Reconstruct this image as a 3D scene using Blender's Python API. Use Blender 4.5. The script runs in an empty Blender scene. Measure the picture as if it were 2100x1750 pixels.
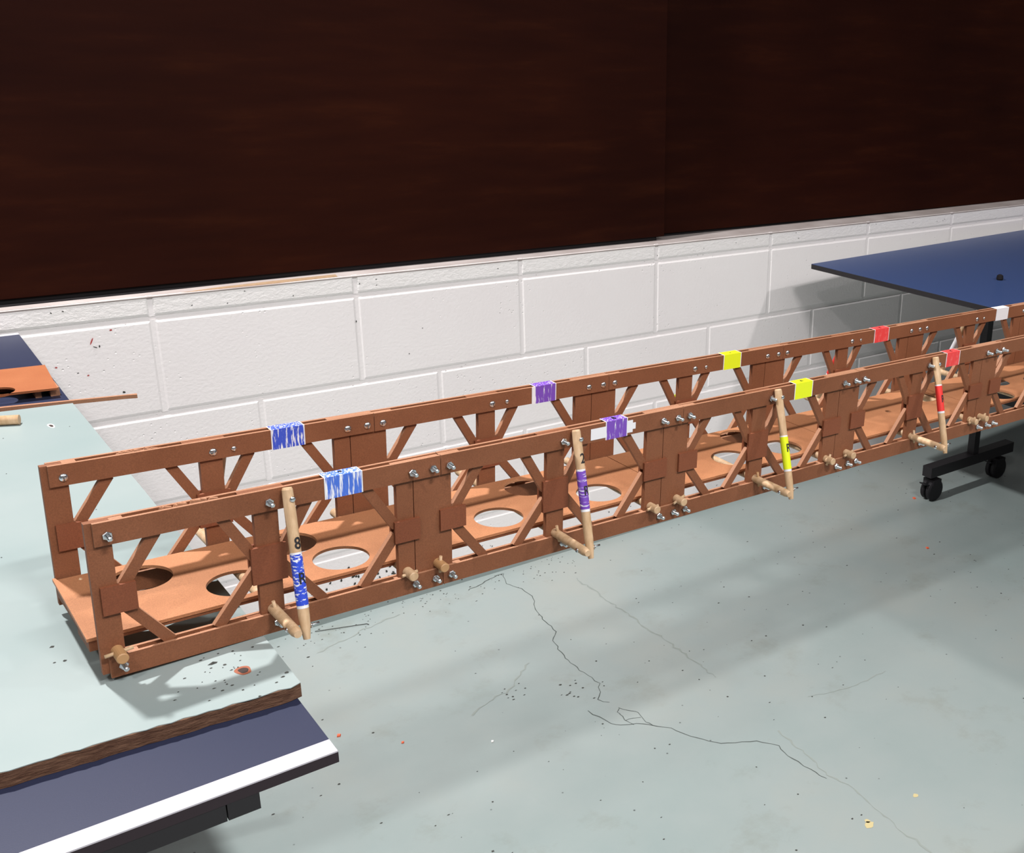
import bpy, bmesh, math, random
from mathutils import Vector, Matrix

random.seed(7)
S = bpy.context.scene
COL = S.collection

# ---------------------------------------------------------------- camera
ZF = 0.75599                                   # height of wall origin above the floor
CAM = bpy.data.objects.new('camera', bpy.data.cameras.new('camera'))
COL.objects.link(CAM)
RW = [[0.7528523356999124, -0.6567593016790012, 0.043365657946238284],
      [-0.18738087406672724, -0.2770247293050033, -0.9424148276568208],
      [0.6309530637575103, 0.7013733093092256, -0.331622846503993]]
_c = Matrix(((RW[0][0], -RW[1][0], -RW[2][0]), (RW[0][1], -RW[1][1], -RW[2][1]), (RW[0][2], -RW[1][2], -RW[2][2])))
CAM.matrix_world = Matrix.Translation((-0.49899, -2.31393, 0.55862 + ZF)) @ _c.to_4x4()
CAM.data.sensor_fit = 'HORIZONTAL'; CAM.data.sensor_width = 36.0
CAM.data.lens = 2258.142 / 2100 * 36.0
CAM.data.shift_x = -505.082 / 2100
CAM.data.shift_y = 0.627 / 2100
CAM.data.clip_start = 0.02
S.camera = CAM

# ---------------------------------------------------------------- world, lights, exposure
S.view_settings.view_transform = 'Standard'
S.view_settings.look = 'None'
S.view_settings.gamma = 1.0
S.view_settings.use_curve_mapping = False
S.view_settings.exposure = 0.34
W = bpy.data.worlds.new('world'); S.world = W; W.use_nodes = True
W.node_tree.nodes['Background'].inputs[0].default_value = (0.95, 0.98, 1.0, 1)
W.node_tree.nodes['Background'].inputs[1].default_value = 0.10

def lamp(name, loc, power, size=0.16, col=(1.0, 0.975, 0.965)):
    l = bpy.data.lights.new(name, 'AREA'); l.shape = 'DISK'; l.size = size
    l.energy = power; l.color = col
    o = bpy.data.objects.new(name, l); COL.objects.link(o); o.location = loc
    return o
lamp('ceiling_lamp_wall_side', (-0.52, -0.20, 3.20), 106, 0.13)
lamp('ceiling_lamp_left', (-1.50, -2.70, 3.20), 26, 0.24)
_c = lamp('ceiling_lamp_centre', (0.15, -3.35, 3.20), 66, 0.30)
_c.data.shape = 'RECTANGLE'; _c.data.size = 0.60; _c.data.size_y = 0.16
lamp('ceiling_lamp_right', (2.80, -3.35, 3.20), 50, 0.20)
_f = lamp('added_fill_light', (0.4, -3.9, 3.25), 52, 1.0)  # broad soft fill added to brighten upright faces, not a known fixture
_f.data.shape = 'RECTANGLE'; _f.data.size = 5.0; _f.data.size_y = 1.2

# ---------------------------------------------------------------- materials
def mat(name, base, rough=0.6, spec=0.5, metal=0.0):
    m = bpy.data.materials.new(name); m.use_nodes = True
    b = m.node_tree.nodes['Principled BSDF']
    b.inputs['Base Color'].default_value = (*base, 1)
    b.inputs['Roughness'].default_value = rough
    b.inputs['Metallic'].default_value = metal
    b.inputs['Specular IOR Level'].default_value = spec
    return m
def nd(m, t, **kw):
    n = m.node_tree.nodes.new(t)
    for k, v in kw.items():
        if k in n.inputs: n.inputs[k].default_value = v
        else: setattr(n, k, v)
    return n
def lk(m, a, b): m.node_tree.links.new(a, b)
def coords(m, scale=(1, 1, 1)):
    tc = nd(m, 'ShaderNodeNewGeometry'); mp = nd(m, 'ShaderNodeMapping')
    mp.inputs['Scale'].default_value = scale
    lk(m, tc.outputs['Position'], mp.inputs['Vector']); return mp.outputs[0]
def ramp(m, fac, stops):
    r = nd(m, 'ShaderNodeValToRGB'); e = r.color_ramp.elements
    while len(e) < len(stops): e.new(0.5)
    for i, (p, c) in enumerate(stops): e[i].position = p; e[i].color = (*c, 1) if len(c) == 3 else c
    lk(m, fac, r.inputs[0]); return r.outputs[0]
def noise(m, vec, scale, detail=4, rough=0.55):
    n = nd(m, 'ShaderNodeTexNoise'); n.inputs['Scale'].default_value = scale
    n.inputs['Detail'].default_value = detail; n.inputs['Roughness'].default_value = rough
    lk(m, vec, n.inputs['Vector']); return n.outputs[0]
def mix(m, fac, a, b, mode='MIX'):
    x = nd(m, 'ShaderNodeMix'); x.data_type = 'RGBA'; x.blend_type = mode
    for i, v in ((0, fac), (6, a), (7, b)):
        if hasattr(v, 'links') or hasattr(v, 'is_linked'): lk(m, v, x.inputs[i])
        elif i == 0: x.inputs[0].default_value = v
        else: x.inputs[i].default_value = (*v, 1)
    return x.outputs[2]
def bump(m, h, strength=0.3, dist=0.002):
    b = nd(m, 'ShaderNodeBump'); b.inputs['Strength'].default_value = strength
    b.inputs['Distance'].default_value = dist
    lk(m, h, b.inputs['Height']); lk(m, b.outputs[0], m.node_tree.nodes['Principled BSDF'].inputs['Normal'])
def base(m, c): lk(m, c, m.node_tree.nodes['Principled BSDF'].inputs['Base Color'])

def make_mdf(name, c1, c2, rough=0.62):
    m = mat(name, c1, rough, 0.3); v = coords(m)
    a = ramp(m, noise(m, v, 14, 5), [(0.30, c1), (0.70, c2)])
    g = ramp(m, noise(m, v, 900, 2), [(0.30, (0.80, 0.80, 0.80)), (0.75, (1.12, 1.12, 1.12))])
    base(m, mix(m, 1.0, a, g, 'MULTIPLY')); bump(m, noise(m, v, 1100, 2), 0.15, 0.0004)
    return m
M_MDF = make_mdf('mdf_board', (0.185, 0.066, 0.029), (0.230, 0.086, 0.040))
M_MDFR = make_mdf('mdf_gusset', (0.180, 0.054, 0.024), (0.215, 0.068, 0.031))
M_DECK = make_mdf('mdf_deck', (0.38, 0.160, 0.075), (0.44, 0.195, 0.094), 0.5)
M_EDGE = make_mdf('mdf_sawn_edge', (0.33, 0.155, 0.085), (0.39, 0.195, 0.115), 0.7)
M_OFF = make_mdf('mdf_offcut', (0.30, 0.095, 0.036), (0.35, 0.120, 0.048), 0.6)
def make_dowel():
    m = mat('dowel_wood', (0.6, 0.42, 0.25), 0.5, 0.35); v = coords(m, (30, 30, 6))
    base(m, ramp(m, noise(m, v, 6, 5), [(0.3, (0.46, 0.29, 0.155)), (0.7, (0.62, 0.43, 0.27))])); return m
M_DOW = make_dowel()
M_DOWD = mat('dowel_wood_stained', (0.42, 0.23, 0.10), 0.55)
M_STEEL = mat('zinc_steel', (0.72, 0.74, 0.77), 0.22, 0.5, 1.0)
M_STEELD = mat('steel_slot', (0.16, 0.17, 0.18), 0.4, 0.5, 1.0)
M_INK = mat('black_marker', (0.012, 0.011, 0.014), 0.5)
def make_paper(name, ink, scale, lo, hi, rot=0.0, paper=(0.78, 0.78, 0.82)):
    m = mat(name, ink, 0.45, 0.4)
    tc = nd(m, 'ShaderNodeTexCoord'); mp = nd(m, 'ShaderNodeMapping')
    mp.inputs['Scale'].default_value = scale; mp.inputs['Rotation'].default_value = (0, rot, 0)
    lk(m, tc.outputs['Object'], mp.inputs['Vector'])
    n = noise(m, mp.outputs[0], 1.0, 3, 0.6)
    base(m, ramp(m, n, [(lo, paper), (hi, ink)])); return m
M_BLUE = make_paper('blue_scribble', (0.045, 0.085, 0.52), (520, 520, 60), 0.40, 0.47, 0.5)
M_BLUE2 = make_paper('blue_strokes', (0.06, 0.15, 0.60), (480, 480, 40), 0.40, 0.50, 0.02)
M_BLUE3 = make_paper('blue_scrawl', (0.03, 0.07, 0.55), (220, 220, 420), 0.38, 0.46, 0.8)
M_PURP = make_paper('purple_scribble', (0.17, 0.065, 0.42), (560, 560, 50), 0.36, 0.42, 0.05)
M_PURP3 = make_paper('purple_scrawl', (0.16, 0.06, 0.40), (60, 60, 520), 0.38, 0.45, 0.15)
M_YEL = make_paper('yellow_highlight', (0.72, 0.80, 0.015), (150, 150, 150), 0.16, 0.20, 0, (0.80, 0.84, 0.30))
M_RED = make_paper('red_highlight', (0.74, 0.055, 0.055), (260, 260, 90), 0.30, 0.48, 0.3, (0.80, 0.17, 0.16))
M_REDB = mat('red_solid', (0.72, 0.035, 0.03), 0.45)
M_PAPER = mat('white_label', (0.74, 0.73, 0.76), 0.5)

def make_wallpaint():
    m = mat('white_block_paint', (0.74, 0.69, 0.69), 0.5, 0.4); v = coords(m)
    a = ramp(m, noise(m, v, 2.2, 4), [(0.3, (0.86, 0.805, 0.805)), (0.7, (0.90, 0.855, 0.85))])
    base(m, a)
    vo = nd(m, 'ShaderNodeTexVoronoi'); vo.inputs['Scale'].default_value = 75; lk(m, v, vo.inputs['Vector'])
    pit = ramp(m, vo.outputs['Distance'], [(0.05, (0, 0, 0)), (0.16, (1, 1, 1))])
    sel = ramp(m, noise(m, v, 7, 3), [(0.50, (1, 1, 1)), (0.60, (0, 0, 0))])
    pits = mix(m, sel, pit, (1, 1, 1))
    fine = noise(m, v, 150, 4, 0.6)
    h = nd(m, 'ShaderNodeMath', operation='MULTIPLY_ADD'); h.inputs[1].default_value = 0.35
    lk(m, fine, h.inputs[0]); lk(m, pits, h.inputs[2])
    bump(m, h.outputs[0], 0.7, 0.0018); return m
M_WALL = make_wallpaint()
def make_rough_row():
    m = mat('rough_block_paint', (0.86, 0.82, 0.81), 0.5, 0.4); v = coords(m, (1, 1, 1.8))
    bump(m, noise(m, v, 70, 6, 0.7), 0.6, 0.004); return m
M_ROUGH = make_rough_row()
def make_ledge():
    m = mat('ledge_paint', (0.60, 0.53, 0.51), 0.6, 0.3); v = coords(m)
    base(m, ramp(m, noise(m, v, 9, 5), [(0.35, (0.33, 0.28, 0.265)), (0.65, (0.42, 0.37, 0.355))])); return m
M_LEDGE = make_ledge()
def make_floor():
    m = mat('floor_paint', (0.36, 0.43, 0.40), 0.36, 0.45); v = coords(m)
    a = ramp(m, noise(m, v, 1.7, 6, 0.6), [(0.30, (0.236, 0.290, 0.284)), (0.52, (0.272, 0.314, 0.307)), (0.72, (0.300, 0.322, 0.302))])
    dirt = ramp(m, noise(m, v, 5.5, 8, 0.72), [(0.56, (1, 1, 1)), (0.74, (0.86, 0.83, 0.78))])
    c = mix(m, 1.0, a, dirt, 'MULTIPLY')
    vo = nd(m, 'ShaderNodeTexVoronoi'); vo.inputs['Scale'].default_value = 17; lk(m, v, vo.inputs['Vector'])
    sp = ramp(m, vo.outputs['Distance'], [(0.018, (0.25, 0.25, 0.25)), (0.045, (1, 1, 1))])
    c = mix(m, 1.0, c, sp, 'MULTIPLY')
    base(m, c)
    r = ramp(m, noise(m, v, 4, 5), [(0.3, (0.28, 0.28, 0.28)), (0.7, (0.48, 0.48, 0.48))])
    lk(m, r, m.node_tree.nodes['Principled BSDF'].inputs['Roughness'])
    bump(m, noise(m, v, 35, 4), 0.12, 0.002); return m
M_FLOOR = make_floor()
def make_panelwood():
    m = mat('dark_veneer', (0.03, 0.008, 0.005), 0.6, 0.05); v = coords(m, (1.2, 1, 9))
    a = ramp(m, noise(m, v, 3.0, 8, 0.62), [(0.28, (0.0155, 0.0031, 0.0018)), (0.55, (0.0205, 0.0043, 0.0021)), (0.80, (0.034, 0.0080, 0.0030))])
    v2 = coords(m, (0.8, 1, 0.8))
    b = ramp(m, noise(m, v2, 1.4, 2), [(0.3, (0.75, 0.72, 0.75)), (0.7, (1.25, 1.2, 1.05))])
    base(m, mix(m, 1.0, a, b, 'MULTIPLY'))
    return m
M_PANEL = make_panelwood()
M_BLACK = mat('matt_black', (0.010, 0.008, 0.009), 0.7, 0.2)
def make_table():
    m = mat('table_blue', (0.075, 0.09, 0.18), 0.42, 0.5); v = coords(m)
    base(m, ramp(m, noise(m, v, 3, 3), [(0.3, (0.018, 0.023, 0.052)), (0.7, (0.022, 0.027, 0.058))]))
    bump(m, noise(m, v, 900, 2), 0.1, 0.0003); return m
M_TAB = make_table()
M_TAB.node_tree.nodes['Principled BSDF'].inputs['Specular IOR Level'].default_value = 0.35
M_TABR = mat('table_blue_far', (0.037, 0.066, 0.172), 0.40, 0.5)
M_LINE = mat('white_line', (0.43, 0.415, 0.455), 0.5)
M_TEDGE = mat('table_edge_black', (0.022, 0.014, 0.018), 0.5, 0.3)
M_FRAME = mat('black_steel_frame', (0.012, 0.010, 0.012), 0.45, 0.4)
M_WHEEL = mat('black_castor_rubber', (0.010, 0.009, 0.011), 0.6, 0.3)
def make_board():
    m = mat('mint_board_paint', (0.45, 0.55, 0.53), 0.38, 0.45); v = coords(m)
    a = ramp(m, noise(m, v, 5, 4), [(0.3, (0.240, 0.296, 0.294)), (0.7, (0.278, 0.324, 0.320))])
    base(m, a); return m
M_BOARD = make_board()
def make_boardedge():
    m = mat('raw_chipboard_edge', (0.16, 0.075, 0.045), 0.85, 0.15); v = coords(m, (1, 1, 6))
    base(m, ramp(m, noise(m, v, 60, 6, 0.7), [(0.3, (0.075, 0.032, 0.020)), (0.7, (0.25, 0.135, 0.085))]))
    bump(m, noise(m, v, 120, 6, 0.7), 0.9, 0.004); return m
M_BEDGE = make_boardedge()
M_HOLE = mat('bolt_hole_dark', (0.03, 0.015, 0.012), 0.8)
M_TORN = mat('torn_laminate', (0.26, 0.075, 0.035), 0.7)
M_TAN = mat('bare_timber', (0.62, 0.42, 0.26), 0.7)
M_CRACK = mat('floor_crack', (0.075, 0.085, 0.08), 0.9, 0.1)
M_SCR = mat('floor_scratch', (0.24, 0.27, 0.25), 0.7)
M_STAIN = mat('ochre_stain', (0.50, 0.42, 0.22), 0.6)
M_CHIP = mat('dark_flake', (0.035, 0.035, 0.03), 0.8)
M_ORANGE = mat('orange_chip', (0.75, 0.13, 0.055), 0.6)
M_WCHIP = mat('white_chip', (0.85, 0.85, 0.82), 0.5)
M_REDP = mat('red_paint', (0.42, 0.06, 0.06), 0.6)
M_CEIL = mat('ceiling_paint', (0.45, 0.45, 0.45), 0.9, 0.1)
M_WALL2 = mat('plain_wall_paint', (0.30, 0.30, 0.30), 0.9, 0.1)

# ---------------------------------------------------------------- mesh helpers
def obj(name, bm, m, parent=None, origin=None, smooth=False, label=None):
    if isinstance(m, (list, tuple)): ms = m
    else: ms = [m]
    me = bpy.data.meshes.new(name)
    if origin is not None: bmesh.ops.translate(bm, verts=bm.verts, vec=-Vector(origin))
    bmesh.ops.recalc_face_normals(bm, faces=bm.faces)
    bm.to_mesh(me); bm.free()
    for x in ms: me.materials.append(x)
    if smooth:
        for p in me.polygons: p.use_smooth = True
    o = bpy.data.objects.new(name, me); COL.objects.link(o)
    if origin is not None: o.location = origin
    if parent:
        o.parent = parent; o.matrix_parent_inverse = Matrix.Identity(4)
        pw = abs_loc(parent)
        o.location = (Vector(origin) if origin is not None else Vector((0, 0, 0))) - pw
    if label: o['label'] = label
    return o
def abs_loc(o):
    v = Vector((0, 0, 0))
    while o: v += o.location; o = o.parent
    return v
def thing(name, label, cat, loc, group=None):
    o = bpy.data.objects.new(name, None); COL.objects.link(o); o.location = loc
    o.empty_display_size = 0.05
    o['label'] = label; o['category'] = cat
    if group: o['group'] = group
    return o
def tag(o, label, cat, group=None):
    o['label'] = label; o['category'] = cat
    if group: o['group'] = group
    return o
def struct(o): o['kind'] = 'structure'; return o
def ident(p): return Vector(p)
def box(bm, a, b, f=ident, mi=0, nx=1, tm=None):
    """axis box a..b through mapping f, nx divisions along first axis"""
    xs = [a[0] + (b[0] - a[0]) * i / nx for i in range(nx + 1)]
    rings = [[bm.verts.new(f((x, y, z))) for y, z in ((a[1], a[2]), (b[1], a[2]), (b[1], b[2]), (a[1], b[2]))] for x in xs]
    fs = [bm.faces.new(rings[0][::-1]), bm.faces.new(rings[-1])]; tops = []
    for r, s in zip(rings, rings[1:]):
        for i in range(4):
            q = bm.faces.new((r[i], r[(i + 1) % 4], s[(i + 1) % 4], s[i])); fs.append(q)
            if i == 2: tops.append(q)
    for q in fs: q.material_index = mi
    if tm is not None:
        for q in tops + fs[:2]: q.material_index = tm
    return fs
def prism(bm, pts, y0, y1, f=ident, mi=0, em=None):
    """polygon pts (u,w) extruded v from y0 to y1"""
    A = [bm.verts.new(f((u, y0, w))) for u, w in pts]; Bv = [bm.verts.new(f((u, y1, w))) for u, w in pts]
    fs = [bm.faces.new(A), bm.faces.new(Bv[::-1])]
    n = len(pts)
    for i in range(n): fs.append(bm.faces.new((A[i], Bv[i], Bv[(i + 1) % n], A[(i + 1) % n])))
    for q in fs: q.material_index = mi
    if em is not None:
        for q in fs[2:]: q.material_index = em
    return fs
def tube(bm, p0, p1, r0, r1=None, n=16, mi=0, caps=True, flat=None):
    p0 = Vector(p0); p1 = Vector(p1); r1 = r0 if r1 is None else r1
    d = (p1 - p0).normalized(); a = d.orthogonal().normalized(); b = d.cross(a)
    R = []
    for p, r in ((p0, r0), (p1, r1)):
        R.append([bm.verts.new(p + r * (math.cos(2 * math.pi * i / n) * a + math.sin(2 * math.pi * i / n) * b)) for i in range(n)])
    for i in range(n):
        q = bm.faces.new((R[0][i], R[0][(i + 1) % n], R[1][(i + 1) % n], R[1][i])); q.material_index = mi; q.smooth = True
    if caps:
        for q in (bm.faces.new(R[0][::-1]), bm.faces.new(R[1])): q.material_index = mi
def lathe(bm, p0, axis, prof, n=16, mi=0):
    """prof list of (distance along axis, radius)"""
    d = Vector(axis).normalized(); a = d.orthogonal().normalized(); b = d.cross(a); p0 = Vector(p0)
    R = []
    for h, r in prof:
        R.append([bm.verts.new(p0 + d * h + max(r, 1e-5) * (math.cos(2 * math.pi * i / n) * a + math.sin(2 * math.pi * i / n) * b)) for i in range(n)])
    for A, Bv in zip(R, R[1:]):
        for i in range(n):
            q = bm.faces.new((A[i], A[(i + 1) % n], Bv[(i + 1) % n], Bv[i])); q.material_index = mi
    for q in (bm.faces.new(R[0][::-1]), bm.faces.new(R[-1])): q.material_index = mi

# ================================================================ THE SETTING
# ---- floor
bm = bmesh.new(); box(bm, (-4.5, -7.0, -0.10), (6.5, 0.30, 0.0))
floor = struct(obj('floor', bm, M_FLOOR))
# ---- ceiling and the walls behind and beside the camera
bm = bmesh.new(); box(bm, (-4.5, -7.0, 3.30), (6.5, 0.30, 3.40)); struct(obj('ceiling', bm, M_CEIL))
bm = bmesh.new(); box(bm, (-4.6, -7.0, 0), (-4.5, 0.30, 3.30)); struct(obj('wall_left', bm, M_WALL2))
bm = bmesh.new(); box(bm, (6.5, -7.0, 0), (6.6, 0.30, 3.30)); struct(obj('wall_right', bm, M_WALL2))
bm = bmesh.new(); box(bm, (-4.5, -7.1, 0), (6.5, -7.0, 3.30)); struct(obj('wall_front', bm, M_WALL2))

# ---- low painted block wall, every course its own height
def zA(x): return 0.7575 - 0.0028 * x + 0.0019 * x * x if x > 0 else 0.7575
def zB(x): return 0.5640 - 0.0060 * x + 0.0025 * x * x if x > 0 else 0.5640
def zC(x): return 0.3745
def zD(x): return 0.1625
def zL(x): return 0.8005 - 0.0030 * max(x, 0) + 0.0021 * max(x, 0) ** 2
def wall_block(bm, x0, x1, f0, f1, g=0.0040, bev=0.0055, mi=0):
    """one block face from course line f0 (below) to f1 (above) with rounded shoulders"""
    h = g * .55
    o = [(x0 + h, f0(x0) + g), (x1 - h, f0(x1) + g), (x1 - h, f1(x1) - g), (x0 + h, f1(x0) - g)]
    i = [(x0 + h + bev, f0(x0) + g + bev), (x1 - h - bev, f0(x1) + g + bev), (x1 - h - bev, f1(x1) - g - bev), (x0 + h + bev, f1(x0) - g - bev)]
    k = [((a[0] + 0.6 * (b[0] - a[0])), (a[1] + 0.6 * (b[1] - a[1]))) for a, b in zip(o, i)]
    R = [[bm.verts.new((x, y, z)) for x, z in ring] for ring, y in ((o, 0.0040), (o, 0.0018), (k, 0.0006), (i, 0.0))]
    for A, Bv in zip(R, R[1:]):
        for j in range(4):
            q = bm.faces.new((A[j], A[(j + 1) % 4], Bv[(j + 1) % 4], Bv[j])); q.material_index = mi
    q = bm.faces.new(R[-1]); q.material_index = mi
    box(bm, (x0 - .0060, .0011, f0(x0) + .003), (x0 + .0060, .0040, f1(x0) - .003), mi=0)
bm = bmesh.new()
box(bm, (-4.5, 0.0026, 0.0), (6.5, 0.30, 0.7955), mi=0, nx=1)          # mortar plane and core
courses = [(zA, zL, 0.0, 1), (zB, zA, 0.0, 0), (zC, zB, 0.181, 0), (zD, zC, 0.0, 0), (lambda x: -0.012, zD, 0.181, 0)]
for f0, f1, off, mi in courses:
    k = -11
    while k < 17:
        x0 = off + 0.3995 * k; x1 = x0 + 0.3995
        if f1 is zL: f1s = lambda x: zL(x) + 0.004
        else: f1s = f1
        wall_block(bm, x0, x1, f0, f1s, mi=mi)
        k += 1
wall = struct(obj('wall_back', bm, [M_WALL, M_ROUGH]))
# ledge on top of the block wall
bm = bmesh.new(); rows = []
N = 60
for i in range(N + 1):
    x = -4.5 + 11.0 * i / N
    z = zL(x) if x < 3 else zL(3)
    rows.append([bm.verts.new(p) for p in ((x, 0.0010, z - 0.006), (x, -0.0006 + 0.0004 * random.random(), z - 0.0012), (x, 0.0025, z), (x, 0.29, z), (x, 0.29, z - 0.012))])
for a, b in zip(rows, rows[1:]):
    for j in range(5): bm.faces.new((a[j], a[(j + 1) % 5], b[(j + 1) % 5], b[j]))
bm.faces.new(rows[0]); bm.faces.new(rows[-1][::-1])
ledge = struct(obj('trim_1', bm, M_LEDGE))
# bare timber sliver on the ledge
bm = bmesh.new()
pts = [(0.055, 0.002), (0.13, 0.018), (0.24, 0.026), (0.37, 0.030), (0.365, 0.004), (0.22, 0.001)]
A = [bm.verts.new((x, y, zL(x) + 0.0006)) for x, y in pts]; bm.faces.new(A)
bmesh.ops.solidify(bm, geom=bm.faces[:], thickness=0.0005)
o = obj('bare_timber_patch', bm, M_TAN, ledge)
o['label'] = 'bare timber patch where ledge paint has worn off'

# ---- dark veneered panels above the ledge
def panel(x0, x1, y0, z0, lab):
    bm = bmesh.new(); box(bm, (x0, y0, z0), (x1, y0 + 0.035, 3.30))
    e = [q for q in bm.edges]; bmesh.ops.bevel(bm, geom=e, offset=0.0012, segments=1, affect='EDGES')
    p = obj('wall_panel', bm, M_PANEL); tag(p, lab, 'wall panel', None)
    return p
PAN1 = panel(-4.48, 1.256, 0.045, 0.8108, 'large dark brown veneered wall panel filling the upper left and centre')
PAN2 = panel(1.262, 6.48, 0.085, 0.8085, 'dark brown veneered wall panel at upper right, set back behind its neighbour')
for p, x0, x1, y, z0 in ((PAN1, -4.48, 1.235, 0.052, 0.8000), (PAN2, 1.262, 6.48, 0.092, 0.7985)):
    bm = bmesh.new(); box(bm, (x0, y, z0), (x1, y + 0.025, z0 + 0.0150)); obj('gap_strip', bm, M_BLACK, p, label='black strip in the gap under the panel')  # plain black strip filling the gap between panel and ledge
bm = bmesh.new(); pr = []
for x, y in ((-4.48, .030), (-.24, .031), (.0, .034), (.22, .046), (.42, .058), (.88, .056), (1.21, .0505), (1.24, .066)):
    zz = zL(x)
    pr.append([bm.verts.new(p) for p in ((x, y, zz - .0005), (x, y, zz + .0012), (x, .075, zz + .0012), (x, .075, zz - .0005))])
for a_, b_ in zip(pr, pr[1:]):
    for j in range(4): bm.faces.new((a_[j], a_[(j + 1) % 4], b_[(j + 1) % 4], b_[j]))
bm.faces.new(pr[0]); bm.faces.new(pr[-1][::-1])
obj('ledge_strip', bm, M_BLACK, PAN1, label='black strip lying on the ledge')  # flat black strip along the ledge below the left panel
bm = bmesh.new(); box(bm, (-4.5, 0.125, 0.79), (6.5, 0.30, 3.30)); struct(obj('wall_back_upper', bm, M_BLACK))

# floor paint lapped up the foot of the wall
bm = bmesh.new(); pr = []
for i in range(221):
    x = -4.5 + 11.0 * i / 220; h = .024 + random.uniform(-.002, .002)
    pr.append([bm.verts.new(p) for p in ((x, -.0012, 0), (x, -.0012, h), (x, .004, h), (x, .004, 0))])
for a_, b_ in zip(pr, pr[1:]):
    for j in range(4): bm.faces.new((a_[j], a_[(j + 1) % 4], b_[(j + 1) % 4], b_[j]))
bm.faces.new(pr[0]); bm.faces.new(pr[-1][::-1])
struct(obj('baseboard_back', bm, M_FLOOR))

# marks on the wall and flecks low on it
bm = bmesh.new()
def fleck(bm, x, z, w, h, a, y=-0.0016, mi=0):
    n = 7; ca, sa = math.cos(a), math.sin(a); vs = []
    for i in range(n):
        t = 2 * math.pi * i / n; r = 0.7 + 0.5 * random.random()
        px, pz = w * r * math.cos(t), h * r * math.sin(t)
        vs.append(bm.verts.new((x + px * ca - pz * sa, y, z + px * sa + pz * ca)))
    q = bm.faces.new(vs); q.material_index = mi
for x, z, w, h, a, mi in ((-.0731, .744, .0022, .0017, 0, 0), (-.108, .726, .0075, .0016, 1.1, 0), (-.1709, .6857, .0024, .0014, 0, 0), (-.1218, .6625, .0022, .0014, 0, 0),
                          (-.0960, .7155, .0012, .0030, 0, 1), (-.1031, .715, .0045, .0010, -.5, 1), (-.1376, .6699, .0018, .0010, 0, 1), (-.0672, .6201, .003, .0022, .2, 1),
                          (.395, .70, .0012, .003, 0, 1), (.545, .665, .0012, .0012, 0, 1), (.51, .61, .0014, .0014, 0, 1), (.74, .676, .001, .001, 0, 1)):
    fleck(bm, x, z, w, h, a, mi=mi)
for i in range(230):
    x = random.uniform(-0.1, 1.6); z = abs(random.gauss(0, 0.05)) + 0.008
    if z > 0.17: continue
    if x > 0.75 and random.random() < 0.6: continue
    fleck(bm, x, z, random.uniform(.0008, .0032), random.uniform(.0006, .002), random.uniform(0, 3), mi=1)
for i in range(110):
    x = random.gauss(0.36, 0.075); z = random.uniform(0.030, 0.125)
    fleck(bm, x, z, random.uniform(.002, .005), random.uniform(.0015, .003), random.uniform(0, 3), mi=1)
for i in range(22):
    x = random.uniform(-0.2, 2.4); fleck(bm, x, zL(x) - random.uniform(.006, .03), .0018, .0010, random.uniform(0, 3), mi=1)
o = obj('paint_flecks', bm, [M_REDP, M_CHIP], wall); o['kind'] = 'stuff'
o['label'] = 'small red and dark chips in the wall paint'

# ---- cracks, scratches and stains of the floor
def ribbon(bm, pts, w, z=0.0004, mi=0, jit=0.35):
    P = []
    for (a, b) in zip(pts, pts[1:]):
        n = max(2, int(math.hypot(b[0] - a[0], b[1] - a[1]) / 0.012))
        for i in range(n):
            t = i / n; j = w * 1.6
            P.append((a[0] + (b[0] - a[0]) * t + random.uniform(-j, j), a[1] + (b[1] - a[1]) * t + random.uniform(-j, j)))
    P.append(pts[-1]); L = []
    for i, p in enumerate(P):
        q = P[min(i + 1, len(P) - 1)]; r = P[max(i - 1, 0)]
        d = Vector((q[0] - r[0], q[1] - r[1])); d = d.normalized() if d.length > 1e-9 else Vector((1, 0))
        ww = w * (1 - jit + 2 * jit * random.random()) * 0.5
        L.append((bm.verts.new((p[0] - d.y * ww, p[1] + d.x * ww, z)), bm.verts.new((p[0] + d.y * ww, p[1] - d.x * ww, z))))
    for a, b in zip(L, L[1:]):
        q = bm.faces.new((a[0], a[1], b[1], b[0])); q.material_index = mi
bm = bmesh.new()
ribbon(bm, [(.60, -.045), (.66, -.03), (.7137, -.0168)], .0022)
ribbon(bm, [(.7137, -.0168), (.6966, -.0703), (.7115, -.1167), (.7147, -.1633), (.690, -.215), (.6775, -.2566), (.6758, -.2929), (.6681, -.3491), (.6414, -.3782), (.6264, -.4587), (.6252, -.5205), (.6285, -.5883), (.6109, -.617), (.5925, -.6395), (.6068, -.6616)], .0016)
ribbon(bm, [(.5526, -.6623), (.5613, -.6906), (.5685, -.7239), (.5818, -.7425), (.6187, -.7666), (.6342, -.7869), (.6549, -.8133), (.661, -.8408), (.6741, -.8714), (.7024, -.9134), (.7612, -.9486), (.7852, -.9873), (.7784, -1.0372), (.79, -1.12)], .0017)
ribbon(bm, [(.6092, -.6902), (.6227, -.7093), (.6336, -.7286), (.6275, -.7627), (.6304, -.784)], .0014)
ribbon(bm, [(.6006, -.7099), (.5959, -.7342), (.6012, -.7574)], .0013)
ribbon(bm, [(.6092, -.6902), (.600, -.700), (.6006, -.7099)], .0012)
ribbon(bm, [(.5959, -.7342), (.612, -.738), (.627, -.745)], .0010)
obj('crack', bm, M_CRACK, floor, label='dark hairline crack wandering across the painted floor')
bm = bmesh.new()
ribbon(bm, [(.8487, -.146), (.8485, -.5552), (.8427, -.7219)], .0030, jit=.8)
ribbon(bm, [(.82, -.95), (.801, -1.1155), (.8088, -1.1853), (.7936, -1.2848), (.7922, -1.3793), (.79, -1.6)], .0026, jit=.8)
ribbon(bm, [(.36, -.53), (.4089, -.5084), (.4581, -.5007), (.5522, -.4281)], .0030, jit=.8)
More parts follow.
